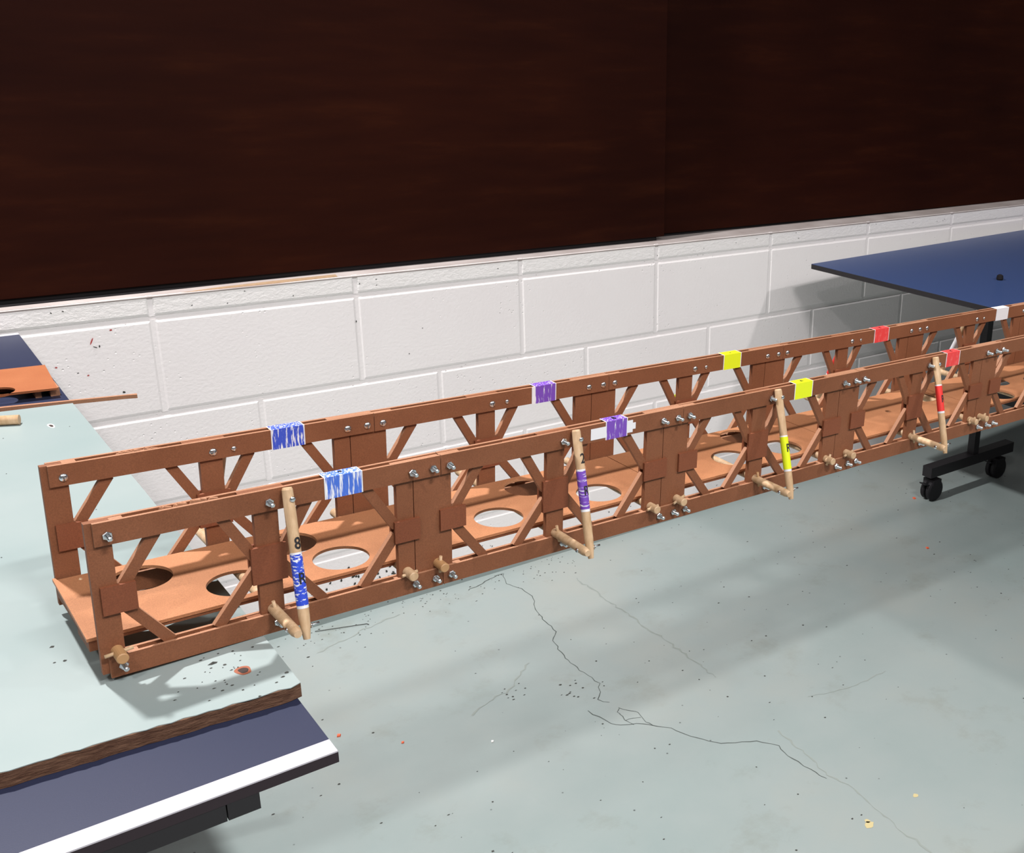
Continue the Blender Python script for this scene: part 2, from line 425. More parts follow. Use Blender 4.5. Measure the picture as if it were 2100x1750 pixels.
ribbon(bm, [(.20, -.12), (.34, -.075), (.42, -.06)], .0030, jit=.8)
ribbon(bm, [(.95, -.90), (1.06, -.93), (1.16, -.93)], .0016, jit=.8)
obj('scratch', bm, M_SCR, floor, label='faint straight scratch lines in the floor paint')
bm = bmesh.new()
for x, y, r in ((.759, -1.2611, .010), (.8869, -1.2585, .006), (.764, -1.252, .006)):
    vs = [bm.verts.new((x + r * random.uniform(.6, 1.2) * math.cos(t * .7), y + r * random.uniform(.6, 1.1) * math.sin(t * .7), .0004)) for t in range(9)]; bm.faces.new(vs)
obj('stain', bm, M_STAIN, floor, label='small ochre stains on the floor')

def flakes(bm, n, gen, rmin, rmax, h=0.0008, mi=0):
    for _ in range(n):
        x, y, z = gen(); r = random.uniform(rmin, rmax); k = random.randint(4, 6); a0 = random.uniform(0, 6)
        st = random.uniform(.35, 1)
        A = [bm.verts.new((x + r * math.cos(a0 + 2 * math.pi * i / k) * random.uniform(.7, 1.2), y + st * r * math.sin(a0 + 2 * math.pi * i / k), z)) for i in range(k)]
        t = bm.verts.new((x, y, z + h))
        for i in range(k):
            q = bm.faces.new((A[i], A[(i + 1) % k], t)); q.material_index = mi
bm = bmesh.new()
flakes(bm, 330, lambda: (random.uniform(-.3, 2.4), random.uniform(-1.6, -.02), 0.0003), .0008, .0032)
flakes(bm, 120, lambda: (random.uniform(.1, .9), -abs(random.gauss(0, .05)) - .005, 0.0003), .001, .003)
flakes(bm, 14, lambda: (random.gauss(.60, .03), random.gauss(-.60, .03), 0.0003), .002, .004)
flakes(bm, 10, lambda: (random.gauss(.47, .02), random.gauss(-.52, .02), 0.0003), .002, .004)
o = obj('floor_debris', bm, M_CHIP); o['kind'] = 'stuff'; tag(o, 'tiny dark flakes of dirt scattered over the mint floor', 'debris')
def chip(x, y, m, lab, r=.004, z=.0005):
    bm = bmesh.new()
    vs = [bm.verts.new((x + r * c * .9, y + r * s, z)) for c, s in ((1, .3), (-.2, 1), (-1, -.4), (.3, -.8))]
    tp = [bm.verts.new((v.co.x * .8 + x * .2, v.co.y * .8 + y * .2, z + r * .45)) for v in vs]
    bm.faces.new(vs); bm.faces.new(tp)
    for i in range(4): bm.faces.new((vs[i], vs[(i + 1) % 4], tp[(i + 1) % 4], tp[i]))
    return tag(obj('chip', bm, m), lab, 'chip')
chip(.1264, -.4399, M_ORANGE, 'orange chip on the floor just right of the near table corner', .0055)
chip(.2137, -.535, M_ORANGE, 'small orange chip on the floor right of the white striped table corner, the farther one', .004)
chip(1.7253, -.5677, M_ORANGE, 'small orange chip on the floor in front of the castors', .006)
chip(1.9652, -.3088, M_ORANGE, 'reddish chip on the floor beside the near black castor', .007)
chip(.351, -.6367, M_WCHIP, 'tiny white chip lying alone on the mint floor', .004)
bm = bmesh.new(); tube(bm, (.2346, -.0248, .002), (.3403, -.060, .002), .0008, n=6); tube(bm, (.3403, -.060, .002), (.343, -.066, .002), .0008, n=6)
tag(obj('wire', bm, M_CHIP), 'thin dark piece of wire on the floor under the bridge', 'wire')

# ================================================================ LEFT TABLE
ZT = 0.7633
tl = thing('table_tennis_table', 'dark blue table tennis table at left with a white side line, under the mint board', 'table', (-0.95, -0.783, 0))
XR = lambda y: -0.2220 - (-0.0187 - y) * 0.0148          # right edge drifts slightly
def tabq(x0, x1f, y0, y1, z0, z1):
    bm = bmesh.new()
    P = [(x0, y0), (x1f(y0), y0), (x1f(y1), y1), (x0, y1)]
    lo = [bm.verts.new((x, y, z0)) for x, y in P]; hi = [bm.verts.new((x, y, z1)) for x, y in P]
    bm.faces.new(lo); bm.faces.new(hi)
    for i in range(4): bm.faces.new((lo[i], lo[(i + 1) % 4], hi[(i + 1) % 4], hi[i]))
    return bm
obj('tabletop', tabq(-1.62, XR, -1.5468, -0.0187, ZT - .0105, ZT - .0012), M_TEDGE, tl, label='black edged tabletop board')
obj('playing_surface', tabq(-1.62, lambda y: XR(y) - .0002, -1.5275, -0.0325, ZT - .0012, ZT), M_TAB, tl, label='dark blue painted surface')
obj('side_line', tabq(-1.62, lambda y: XR(y) - .0002, -1.5466, -1.5275, ZT - .0012, ZT + .0001), M_LINE, tl, label='white line along near edge')
obj('side_line', tabq(-1.62, lambda y: XR(y) - .0002, -0.0325, -0.0189, ZT - .0012, ZT + .0001), M_LINE, tl, label='white line along wall side')
bm = bmesh.new(); box(bm, (-1.60, -1.5465, .7380), (-0.331, -1.515, ZT - .0108)); box(bm, (-0.3300, -1.5465, .7380), (-0.3065, -1.515, ZT - .0105))
obj('apron_rail', bm, M_FRAME, tl, label='black steel rail under near edge')
bm = bmesh.new(); box(bm, (-1.60, -0.05, .7380), (-0.3065, -0.02, ZT - .0105)); obj('apron_rail', bm, M_FRAME, tl)
for y in (-1.10, -0.45):
    bm = bmesh.new(); box(bm, (-1.60, y - .015, .7330), (-0.36, y + .015, ZT - .0105)); obj('cross_rail', bm, M_FRAME, tl)
for x in (-1.40, -0.62):
    for y in (-1.30, -0.27):
        bm = bmesh.new(); box(bm, (x - .02, y - .02, .10), (x + .02, y + .02, .7530)); obj('leg', bm, M_FRAME, tl)
    bm = bmesh.new(); box(bm, (x - .02, -1.42, .07), (x + .02, -0.15, .11)); ft = obj('foot', bm, M_FRAME, tl)
    for y in (-1.38, -0.19):
        bm = bmesh.new(); tube(bm, (x - .014, y, .035), (x + .014, y, .035), .035, n=24)
        tube(bm, (x, y, .035), (x, y, .072), .008, n=10); obj('castor', bm, M_WHEEL, ft)

# ---- mint board on the table
ZB = 0.7776
bd = thing('painted_board', 'mint green painted board with broken brown front edge, lying on the left table', 'board', (-0.9, -1.0, ZT))
def bx_(y):   # right edge
    return -0.2351 - (-0.5418 - y) * 0.0039
def bedge(n, ragged, z):
    """closed outline, near edge ragged"""
    P = [(-1.70, -0.400), (-0.3218, -0.5312), (bx_(-.5418), -.5418)]
    for i in range(1, 14): y = -.5418 - (.915) * i / 14; P.append((bx_(y) + random.uniform(-.0006, .0006) * ragged, y))
    P.append((bx_(-1.4567) - .001, -1.4540)); x0, y0, x1, y1 = bx_(-1.45) - .0015, -1.4570, -1.70, -1.3600
    for i in range(1, n):
        t = i / n; P.append((x0 + (x1 - x0) * t, y0 + (y1 - y0) * t + random.uniform(-.0013, .0013) * ragged))
    P.append((x1, y1)); return P
def slab(P, z0, z1):
    bm = bmesh.new()
    lo = [bm.verts.new((x, y, z0)) for x, y in P]; hi = [bm.verts.new((x, y, z1)) for x, y in P]
    bm.faces.new(lo); bm.faces.new(hi); n = len(P)
    for i in range(n): bm.faces.new((lo[i], lo[(i + 1) % n], hi[(i + 1) % n], hi[i]))
    return bm
core = obj('core', slab(bedge(160, .8, 0), ZT + .0003, ZB - .0007), M_BEDGE, bd, label='brown crumbling chipboard core')
obj('painted_face', slab(bedge(160, 1.0, 0), ZB - .0007, ZB), M_BOARD, bd, label='mint green painted face')
def disc_hole(x, y, a, b, rot, m, parent, name, z, lab=None):
    bm = bmesh.new(); n = 22; ring = []
    for k, (s, mi) in enumerate(((1.0, 0), (.62, 1))):
        ring.append([bm.verts.new((x + s * (a * math.cos(t) * math.cos(rot) - b * math.sin(t) * math.sin(rot)) * (1 + .12 * math.sin(3 * t + k)),
                                   y + s * (a * math.cos(t) * math.sin(rot) + b * math.sin(t) * math.cos(rot)) * (1 + .10 * math.cos(2 * t)), z + .0002)) for t in [2 * math.pi * i / n for i in range(n)]])
    for i in range(n): bm.faces.new((ring[0][i], ring[0][(i + 1) % n], ring[1][(i + 1) % n], ring[1][i])).material_index = 0
    bm.faces.new(ring[1]).material_index = 1
    return obj(name, bm, m, parent, label=lab)
disc_hole(-.2716, -1.4067, .0062, .0085, 0.2, [M_TORN, M_HOLE], bd, 'bolt_hole', ZB, 'bolt hole with torn red brown rim')
disc_hole(-.2779, -.6324, .0035, .011, 0.1, [M_WCHIP, M_HOLE], bd, 'bolt_hole', ZB, 'small dark bolt hole with chipped white rim')
bm = bmesh.new()
flakes(bm, 40, lambda: (random.gauss(-.283, .020), random.gauss(-1.405, .022), ZB + .0002), .0006, .0018, .0006)
flakes(bm, 26, lambda: (random.uniform(-.55, -.25), random.uniform(-1.43, -.56), ZB + .0002), .0006, .0014, .0005)
flakes(bm, 1, lambda: (-.2886, -1.380, ZB + .0002), .004, .0042, .002)
for x, y in ((-.3905, -1.268), (-.3868, -1.300), (-.2484, -1.437), (-.2435, -1.432)): flakes(bm, 1, lambda: (x, y, ZB + .0002), .0018, .0022, .001)
o = obj('board_debris', bm, M_CHIP); o['kind'] = 'stuff'; tag(o, 'dark crumbs and specks scattered on the mint board', 'debris')

# ---- offcut panel, strip and dowel on the left table
of = thing('deck_offcut', 'red brown hardboard piece with round hole on left table near the wall', 'board', (-0.33, -0.41, ZT))
def deckmesh(outline, holes, z0, z1, f=ident, n=48):
    """flat panel with round holes: outline (x,y) ccw, holes (x,y,r)"""
    bm = bmesh.new(); es = []
    def loop(P):
        vs = [bm.verts.new((x, y, 0)) for x, y in P]
        for i in range(len(vs)): es.append(bm.edges.new((vs[i], vs[(i + 1) % len(vs)])))
    loop(outline)
    for x, y, r in holes: loop([(x + r * math.cos(2 * math.pi * i / n), y + r * math.sin(2 * math.pi * i / n)) for i in range(n)])
    bmesh.ops.triangle_fill(bm, use_beauty=True, use_dissolve=False, edges=es)
    def inhole(c): return any((c.x - x) ** 2 + (c.y - y) ** 2 < (r * .97) ** 2 for x, y, r in holes)
    bad = [q for q in bm.faces if inhole(q.calc_center_median())]
    if bad: bmesh.ops.delete(bm, geom=bad, context='FACES')
    top = bm.faces[:]
    r = bmesh.ops.extrude_face_region(bm, geom=top)
    nv = [v for v in r['geom'] if isinstance(v, bmesh.types.BMVert)]
    for v in nv: v.co.z = z1
    ns = set(nv)
    for v in bm.verts:
        if v not in ns: v.co.z = z0
    for v in bm.verts: v.co = f(tuple(v.co))
    return bm
obj('panel', deckmesh([(-.75, -.265), (-.2305, -.318), (-.2385, -.458), (-.75, -.400)], [(-.310, -.4330, .0215)], .7760, .7790), M_OFF, of, label='red brown hardboard sheet with round hole')
for x0, x1, ya in ((-.2660, -.2580, -.412), (-.2470, -.2345, -.415)):
    bm = bmesh.new(); box(bm, (x0, ya - .03, ZT), (x1, ya + .05, .7760)); obj('spacer_block', bm, M_EDGE, of)
bm = bmesh.new(); box(bm, (-.74, -.385, ZT), (-.285, -.340, .7760)); obj('spacer_block', bm, M_MDF, of)
bm = bmesh.new()
P = [(-.75, -.430), (-.3119, -.480), (-.1620, -.5120), (-.1465, -.5150), (-.1475, -.5215), (-.1620, -.5165), (-.3119, -.4865), (-.75, -.4365)]
obj_strip = obj('hardboard_strip', slab(P, ZT + .0005, ZT + .0062), M_EDGE)
tag(obj_strip, 'thin brown hardboard strip overhanging the left table towards the wall', 'strip')
bm = bmesh.new(); tube(bm, (-.60, -.480, ZB + .0068), (-.309, -.6030, ZB + .0068), .0066, n=24)
tag(obj('wooden_dowel', bm, M_DOW), 'loose pale wooden dowel lying on the mint board at far left', 'dowel')

# ================================================================ RIGHT TABLE
ZR = 0.7295
tr = thing('table_tennis_table', 'blue table tennis table on castors at right, between bridge and wall', 'table', (2.3, -0.9, 0))
def rq(z0, z1, e=0):
    return slab([(1.641 + e, -.1256 - e), (3.15 - e, -.0100 - e), (3.15 - e, -1.640 + e), (1.678 + e, -1.667 + e)], z0, z1)
obj('tabletop', rq(ZR - .0140, ZR - .001), M_FRAME, tr, label='black edged tabletop board')
obj('playing_surface', rq(ZR - .001, ZR, .0004), M_TABR, tr, label='blue painted surface')
bm = bmesh.new(); lathe(bm, (1.947, -.5431, ZR), (0, 0, 1), [(0, .008), (.004, .0095), (.012, .0085), (.015, .004)], 16)
obj('knob', bm, M_BLACK, tr, label='small black knob standing on tabletop')
bm = bmesh.new(); box(bm, (2.05, -1.60, ZR - .045), (3.10, -1.57, ZR - .0143)); obj('apron_rail', bm, M_FRAME, tr)
bm = bmesh.new(); box(bm, (2.05, -.30, ZR - .045), (3.10, -.27, ZR - .0143)); obj('apron_rail', bm, M_FRAME, tr)
for y0 in (-.34, -1.42):
    bm = bmesh.new(); box(bm, (2.180, y0 - .0125, .113), (2.205, y0 + .0125, ZR - .0143)); obj('leg', bm, M_FRAME, tr)
    bm = bmesh.new(); box(bm, (1.975, y0 - .0175, .080), (2.385, y0 + .0175, .113)); ft = obj('foot', bm, M_FRAME, tr)
    for x in (2.005, 2.325):
        bm = bmesh.new()
        for s in (-1, 1):
            lathe(bm, (x, y0 + s * .003, .034), (0, s, 0), [(0, .030), (.002, .034), (.013, .034), (.016, .029), (.017, .010)], 26)
        tube(bm, (x, y0, .034), (x, y0, .079), .009, n=12)
        box(bm, (x - .018, y0 - .021, .050), (x + .018, y0 + .021, .070))
        cs = obj('castor', bm, M_WHEEL, ft)
        bm = bmesh.new(); box(bm, (x - .046, y0 - .012, .050), (x - .018, y0 + .012, .054)); obj_b = None
        for v in bm.verts:
            if v.co.x < x - .03: v.co.z += .010
        obj('brake_lever', bm, M_WHEEL, tr)
bm = bmesh.new(); box(bm, (2.19, -1.42, .30), (2.205, -.34, .33)); obj('stretcher', bm, M_FRAME, tr)

# ================================================================ THE MODEL BRIDGE
BM_ = dict(yaw=0.02845, pit=-0.0287, roll=0.01286, x=-0.36727, y=-1.36244, z=0.03394 + ZF, L4=4 * 0.31175, sag=0.00507, bow=0.00726)
cy, sy = math.cos(BM_['yaw']), math.sin(BM_['yaw']); cp, sp = math.cos(BM_['pit']), math.sin(BM_['pit']); cr, sr = math.cos(BM_['roll']), math.sin(BM_['roll'])
RB = Matrix(((cy, -sy, 0), (sy, cy, 0), (0, 0, 1))) @ Matrix(((cp, 0, -sp), (0, 1, 0), (sp, 0, cp))) @ Matrix(((1, 0, 0), (0, cr, -sr), (0, sr, cr)))
OB = Vector((BM_['x'], BM_['y'], BM_['z']))
def F(p):
    u, v, w = p; k = u * (BM_['L4'] - u)
    return RB @ Vector((u, v + BM_['bow'] * k, w - BM_['sag'] * k)) + OB
def FM(u, v, w):
    """local frame matrix at a bridge point"""
    return Matrix.Translation(F((u, v, w))) @ RB.to_4x4()
br = thing('model_bridge', 'long red brown hardboard truss model bridge spanning from the left board to the right table', 'bridge', F((0, .08, -.004)))
D = 0.14957; T = 0.012
WT0, WT1, WB0, WB1 = 0.1137, 0.1342, -0.0073, 0.0122
J = [0.0045, 0.3093, 0.6191, 0.9268, 1.2470, 1.5600, 1.8730, 2.1860]
PE = [None, .2635, .5687, .8687, 1.1892, 1.5030, 1.8160, 2.1290]          # end post left
PS = [None, .2810, .5928, .8930, 1.2107, 1.5240, 1.8370, 2.1500]          # seam to splice plate
PR = [.0177, .3214, .6297, .9319, 1.2497, 1.5640, 1.8770, None]           # splice plate right
MID = [(.130, .151), (.4342, .4559), (.7344, .7575), (1.0455, 1.0680), (1.3665, 1.3890), (1.6795, 1.7010), (1.9925, 2.0140)]
NM = 7
def side(s):            # s=0 front, 1 back ; returns v(outer), v(inner) mapping t in 0..T from the camera side
    return (lambda t: t) if s == 0 else (lambda t: D + t)
def P_(bm, name, m=M_MDF, label=None): return obj(name, bm, m, br, label=label)
def jitter(): return random.uniform(-.0004, .0004)

def chord(s, k, w0, w1, name):
    V = side(s); bm = bmesh.new(); a = J[k] + (.0004 if k else 0); b = J[k + 1] - .0004
    dz = jitter()
    for t0, t1 in ((0, .003), (.009, .012)): box(bm, (a, V(t0), w0 + dz), (b, V(t1), w1 + dz), F, 0, 8, 1)
    # filler pieces between the two boards, leaving the long grooves seen from above
    top = w1 - .0010 + dz; bot = w0 + .0010 + dz
    nodes = []
    m0, m1 = MID[k]
    nodes.append((a + (0.012 if k == 0 else 0), (PR[k] if PR[k] else a) + .010))
    nodes.append((m0 - .012, m1 + .006))
    nodes.append((PE[k + 1] - .004, b - .0002))
    nodes.append((m0 - .052, m0 - .030)); nodes.append((m1 + .030, m1 + .046))
    for i, (x0, x1) in enumerate(nodes):
        if x0 > b or x1 < a: continue
        x0 = max(x0, a); x1 = min(x1, b)
        tt = w1 + dz + random.uniform(-.0012, .0002) if i < 3 else w1 + dz - random.uniform(.0015, .004)
        zb = w0 + dz + .001
        if i == 0 or i == 2:      # post layer occupies the core here: only cap slivers
            box(bm, (x0, V(.0030), tt - .0030), (x1, V(.0090), tt), F, 0, 1, 1)
        elif i == 1:
            box(bm, (x0, V(.0030), tt - .0030), (x1, V(.0090), tt), F, 0, 1)
        else:
            box(bm, (x0, V(.0030), tt - .0060), (x1, V(.0090), tt), F, 0, 1)
    if k == 0 and w0 == WT0:      # splintered bits of filler standing in the groove
        for i in range(14):
            x = random.uniform(.052, .100) if s == 0 else random.uniform(.058, .088); l = random.uniform(.003, .011)
            c = random.uniform(.0035, .0060); a2 = random.uniform(-.0009, .0009)
            prism(bm, [(x, w1 - .004), (x + l, w1 - .004), (x + l * .9, w1 + a2), (x + l * .3, w1 + .0012 + a2)], V(c), V(c + .0022), F, 1)
    o = P_(bm, name, [M_MDF, M_EDGE])
    return o

def brace_pts(x0, z0, x1, z1, wd=.0095):
    d = Vector((x1 - x0, z1 - z0)); n = Vector((-d.y, d.x)).normalized() * wd / 2
    return [(x0 - n.x, z0 - n.y), (x1 - n.x, z1 - n.y), (x1 + n.x, z1 + n.y), (x0 + n.x, z0 + n.y)]
LAST = bmesh.new()
def brace(s, x0, z0, x1, z1):
    V = side(s)
    if x0 > J[6]:                 # last, unseen module: the remaining braces as one part
        prism(LAST, brace_pts(x0, z0, x1, z1), V(.0032), V(.0088), F, 0, 1); return
    bm = bmesh.new(); prism(bm, brace_pts(x0, z0, x1, z1), V(.0032), V(.0088), F, 0, 1); P_(bm, 'diagonal_brace', [M_MDF, M_EDGE])
def post(s, x0, x1, w0=WB0 + .003, w1=WT1 + .0004, name='post'):
    V = side(s); bm = bmesh.new(); box(bm, (x0, V(.0030), w0), (x1, V(.0090), w1 - .0035), F, 0, 1); return P_(bm, name)
def gusset(s, x0, x1, w0, w1):
    V = side(s)
    bm = bmesh.new()
    r = jitter()
    box(bm, (x0, V(0.0), w0 + r), (x1, V(.0030), w1 + r), F); P_(bm, 'gusset_plate', M_MDFR)
    bm = bmesh.new(); box(bm, (x0 + r, V(.0090), w0), (x1, V(.0120), w1), F); P_(bm, 'gusset_plate', M_MDFR)

for s in (0, 1):
    e = 0.002 if s else 0.0
    for k in range(NM):
        chord(s, k, WT0, WT1, 'top_chord'); chord(s, k, WB0, WB1, 'bottom_chord')
        m0, m1 = MID[k]; m0 += e; m1 += e
        # posts
        if k == 0:
            V = side(s); bm = bmesh.new(); box(bm, (-.0010, V(.003), -.0040), (.0177 + e, V(.009), .1342), F); P_(bm, 'end_post')
            gusset(s, .0045, .0310, .0508, .0762)
        x_l = PR[k] + e; x_r = PE[k + 1] + e
        post(s, m0, m1)
        if k + 1 < 8:
            post(s, PE[k + 1] + e, PS[k + 1] - .0004 + e)
            if PR[k + 1]:
                post(s, PS[k + 1] + .0004 + e, PR[k + 1] + e, name='splice_plate')
                gusset(s, PR[k + 1] - .0135 + e, PR[k + 1] + .0148 + e, .0522, .0750)
            gusset(s, PE[k + 1] - .0040 + e, PS[k + 1] + .005 + e, .0508, .0735)
        gusset(s, m0 - .0060, m1 + .0042, .0440, .0800)
        # K bracing in the core layer
        off = .0 if k == 0 else .004
        brace(s, x_l + .001 + off * 0, .0680, x_l + .0325, WT0 + .001)
        brace(s, x_l + .001, .0590, x_l + .0365, WB1 - .001)
        brace(s, m0 - .001, .0690, m0 - .0270, WT0 + .001)
        brace(s, m0 - .001, .0580, m0 - .0370, WB1 - .001)
        brace(s, m1 + .001, .0690, m1 + .0270, WT0 + .001)
        brace(s, m1 + .001, .0580, m1 + .0370, WB1 - .001)
        brace(s, x_r - .001, .0680, x_r - .0305, WT0 + .001)
        brace(s, x_r - .001, .0590, x_r - .0365, WB1 - .001)

P_(LAST, 'diagonal_brace', [M_MDF, M_EDGE])['kind'] = 'stuff'
# ---- deck
DZ1 = .0237; DZ0 = .0207
HR = .0270
HOLES = {0: [(.0600, .1130, HR), (.1275, .0550, HR), (.1970, .1130, HR), (.2266, .0535, HR)],
         1: [(.3650, .1150, HR), (.4065, .0560, HR), (.4790, .1150, HR), (.5405, .0550, HR)],
         2: [(.7560, .0600, HR), (.8215, .1180, HR), (.8440, .0540, HR)],
         3: [(1.0985, .0830, .0050), (1.2060, .1100, .028)],
         4: [(1.395, .100, HR), (1.335, .0480, HR), (1.47, .060, HR)], 5: [], 6: []}
def ddeck(k):
    a = J[k] + .0008 if k else -.0035; b = J[k + 1] - .0006 if k < 6 else 2.21
    out = []
    n = 10
    for i in range(n + 1): out.append((a + (b - a) * i / n, .0205))
    for i in range(n, -1, -1): out.append((a + (b - a) * i / n, D - .0003))
    if k == 0: out = [(-.0065, .0205)] + out[1:]; out += [(-.0005, D - .0003), (-.0012, D + .0040), (-.0035, D + .0045)]; 
    bm = deckmesh(out, HOLES[k], DZ0, DZ1, F)
    return P_(bm, 'deck_panel', M_DECK, 'orange brown hardboard deck sheet with round holes' if HOLES[k] and k != 3 else None)
for k in range(NM): ddeck(k)
for k in range(NM):      # edge stiffener under the front of every deck sheet
    a = J[k] + .002; b = J[k + 1] - .002
    bm = bmesh.new(); box(bm, (a, .0215, DZ0 - .0035), (b, .0245, DZ0), F, 0, 6); P_(bm, 'deck_stiffener', M_MDF)
bm = bmesh.new(); box(bm, (-.0050, .022, .0105), (.003, .060, DZ0), F); box(bm, (-.0030, .060, .0105), (.003, .145, DZ0), F); P_(bm, 'end_beam', M_MDF)

# ---- bolts : nut and thread on the outer face of the front truss, screw heads on the inner face of the back truss
def bolt_mesh(kind):
    bm = bmesh.new()
    if kind == 'nut':
        lathe(bm, (0, 0, 0), (0, -1, 0), [(0, .0036), (.0004, .0040), (.0026, .0040), (.0031, .0035)], 6, 0)
        prof = []
        for i in range(9): prof += [(.0009 * i, .0018), (.0009 * i + .00045, .0021)]
        lathe(bm, (0, -.0028, 0), (0, -1, 0), prof + [(.0084, .0013)], 14, 0)
    elif kind == 'head':
        lathe(bm, (0, 0, 0), (0, -1, 0), [(0, .0038), (.0004, .0039), (.0007, .0037), (.0013, .0031), (.0019, .0020), (.0021, .0004)], 20, 0)
        box(bm, (-.0028, -.00225, -.00035), (.0028, -.0017, .00035), mi=1)
    elif kind == 'small':
        lathe(bm, (0, 0, 0), (0, -1, 0), [(0, .0026), (.0005, .0027), (.0012, .0022), (.0017, .0008)], 16, 0)
    me = bpy.data.meshes.new('bolt'); bmesh.ops.recalc_face_normals(bm, faces=bm.faces); bm.to_mesh(me); bm.free()
    me.materials.append(M_STEEL); me.materials.append(M_STEELD)
    for p in me.polygons: p.use_smooth = kind != 'nut'
    return me
BME = {k: bolt_mesh(k) for k in ('nut', 'head', 'small')}
BR_LOC = br.location.copy()
def bolt(kind, u, v, w, rot=None, parent=None, name=None):
    o = bpy.data.objects.new(name or ('screw' if kind != 'nut' else 'bolt'), BME[kind]); COL.objects.link(o)
    mw = FM(u, v, w)
    mw = mw @ Matrix.Rotation(random.uniform(0, 6.28), 4, 'Y') if rot is None else mw @ rot
    par = parent or br
    o.parent = par; o.matrix_parent_inverse = Matrix.Identity(4)
    mw.translation = mw.translation - abs_loc(par)
    o.matrix_local = mw
    return o
WBT, WBB = .12266, 0.0
oe, om, oa, ob, ox = .01419, .14393, -.03058, -.00887, .1634
for k in range(0, 6):
    L = .31175
    jj = [0, .3093, .6191, .9268, 1.2470, 1.560][k]; jn = [.3093, .6191, .9268, 1.247, 1.56, 1.873][k]
    mid = L * k + om + ((jj - L * k) + (jn - L * (k + 1))) / 2
    xx = mid + ox - om
    us = [oe] if k == 0 else [jj + oa, jj + ob, jj - ob]
    for u in us + [mid]:
        bolt('nut', u, .0045 * 0, WBT); bolt('nut', u, 0, WBB + .0028); 
        if u < 1.95: bolt('head', u + .0017 - .0022 * u, D, WBT - .0007)
    bolt('small', xx + .0017 - .0022 * xx, D, WBT - .0007)

# ---- cross dowels, pins and outriggers
def pin(u, v, w, ang, ln=.018, parent=None, m=M_DOW):
    """little pin through a dowel, angle in the u-w plane"""
    bm = bmesh.new(); c, s_ = math.cos(ang) * ln / 2, math.sin(ang) * ln / 2
    tube(bm, F((u - c, v, w - s_)), F((u + c, v, w + s_)), .0016, n=10)
    o = obj('retaining_pin', bm, m, parent or br, smooth=False); return o
WD = .0158; RD = .0049
def crossdowel(u, v0, v1, m=M_DOW, w=WD):
    bm = bmesh.new(); lathe(bm, F((u, v0, w)), F((u, v1, w)) - F((u, v0, w)), [(0, RD - .0008), (.0008, RD), ((v1 - v0) - .0008, RD), (v1 - v0, RD - .0008)], 20)
    return P_(bm, 'cross_dowel', m, None)
random.seed(3)
DA = [2.9 + math.pi, 0, 0, 0, 0, 0, 0]
cd = crossdowel(.0115, -.0150, D + T + .015, M_DOWD); pin(.0115, -.0035, .0172, .10, .022, cd); pin(.0115, D - .010, .0172, .9, .018, cd)
for k in range(1, 6):
    a = PE[k] + .0085; b = PS[k] + (.024 if k < 4 else .012)
    c1 = crossdowel(a, -.0125, D + T + .018, M_DOW, .0165)
    c2 = crossdowel(b, -.0135, D + T + .016, M_DOWD if k == 1 else M_DOW, .0175)
    pin(a, -.0030, .0165, (.1, .15, 1.2, .5, .3)[k - 1], .016, c1); pin(b, -.0030, .0178, (1.5, .4, .3, .5, .3)[k - 1], .018, c2)
    pin(a, D + T + .003, .0150, .9, .016, c1); pin(b, D + T + .003, .0178, .4, .018, c2)

BT_ = [(.1576, .1515, M_BLUE3, (.0773, .0321)), (.4650, .4560, M_PURP3, (.0928, .0529)), (.7672, .7600, M_YEL, (.0778, .0383)), (1.0822, 1.0720, M_REDB, (.0954, .0599)), (1.392, 1.383, M_PAPER, (.09, .05)), (1.705, 1.697, M_PAPER, (.09, .05))]
LET = [('8', 'R', .0865, .0560), ('2', 'R', .1050, .0720), (None, 'R', 0, .0640), (None, 'R', 0, .0770), (None, None, 0, 0), (None, None, 0, 0)]
def text_mesh(ch, size, frame, name, parent, bend=None):
    cu = bpy.data.curves.new(name, 'FONT'); cu.body = ch; cu.size = size; cu.align_x = 'CENTER'; cu.align_y = 'CENTER'
    cu.extrude = .00012; cu.offset = size * .016
    t = bpy.data.objects.new('tmp', cu); COL.objects.link(t)
    dg = bpy.context.evaluated_depsgraph_get(); me = bpy.data.meshes.new_from_object(t.evaluated_get(dg))
    bpy.data.objects.remove(t); me.name = name
    if bend:                      # wrap the glyph round a dowel of this radius
        bm = bmesh.new(); bm.from_mesh(me)
        for _ in range(2):
            es = [e for e in bm.edges if e.calc_length() > size * .06]
            if es: bmesh.ops.subdivide_edges(bm, edges=es, cuts=1)
        for v in bm.verts:
            r = bend + v.co.z; th = v.co.x * .85 / bend
            v.co.x = r * math.sin(th); v.co.z = r * math.cos(th) - bend
        bm.to_mesh(me); bm.free()
    me.materials.clear(); me.materials.append(M_INK)
    o = bpy.data.objects.new(name, me); COL.objects.link(o); o.parent = parent; o.matrix_parent_inverse = Matrix.Identity(4)
    f = frame.copy(); f.translation = f.translation - abs_loc(parent); o.matrix_local = f
    return o
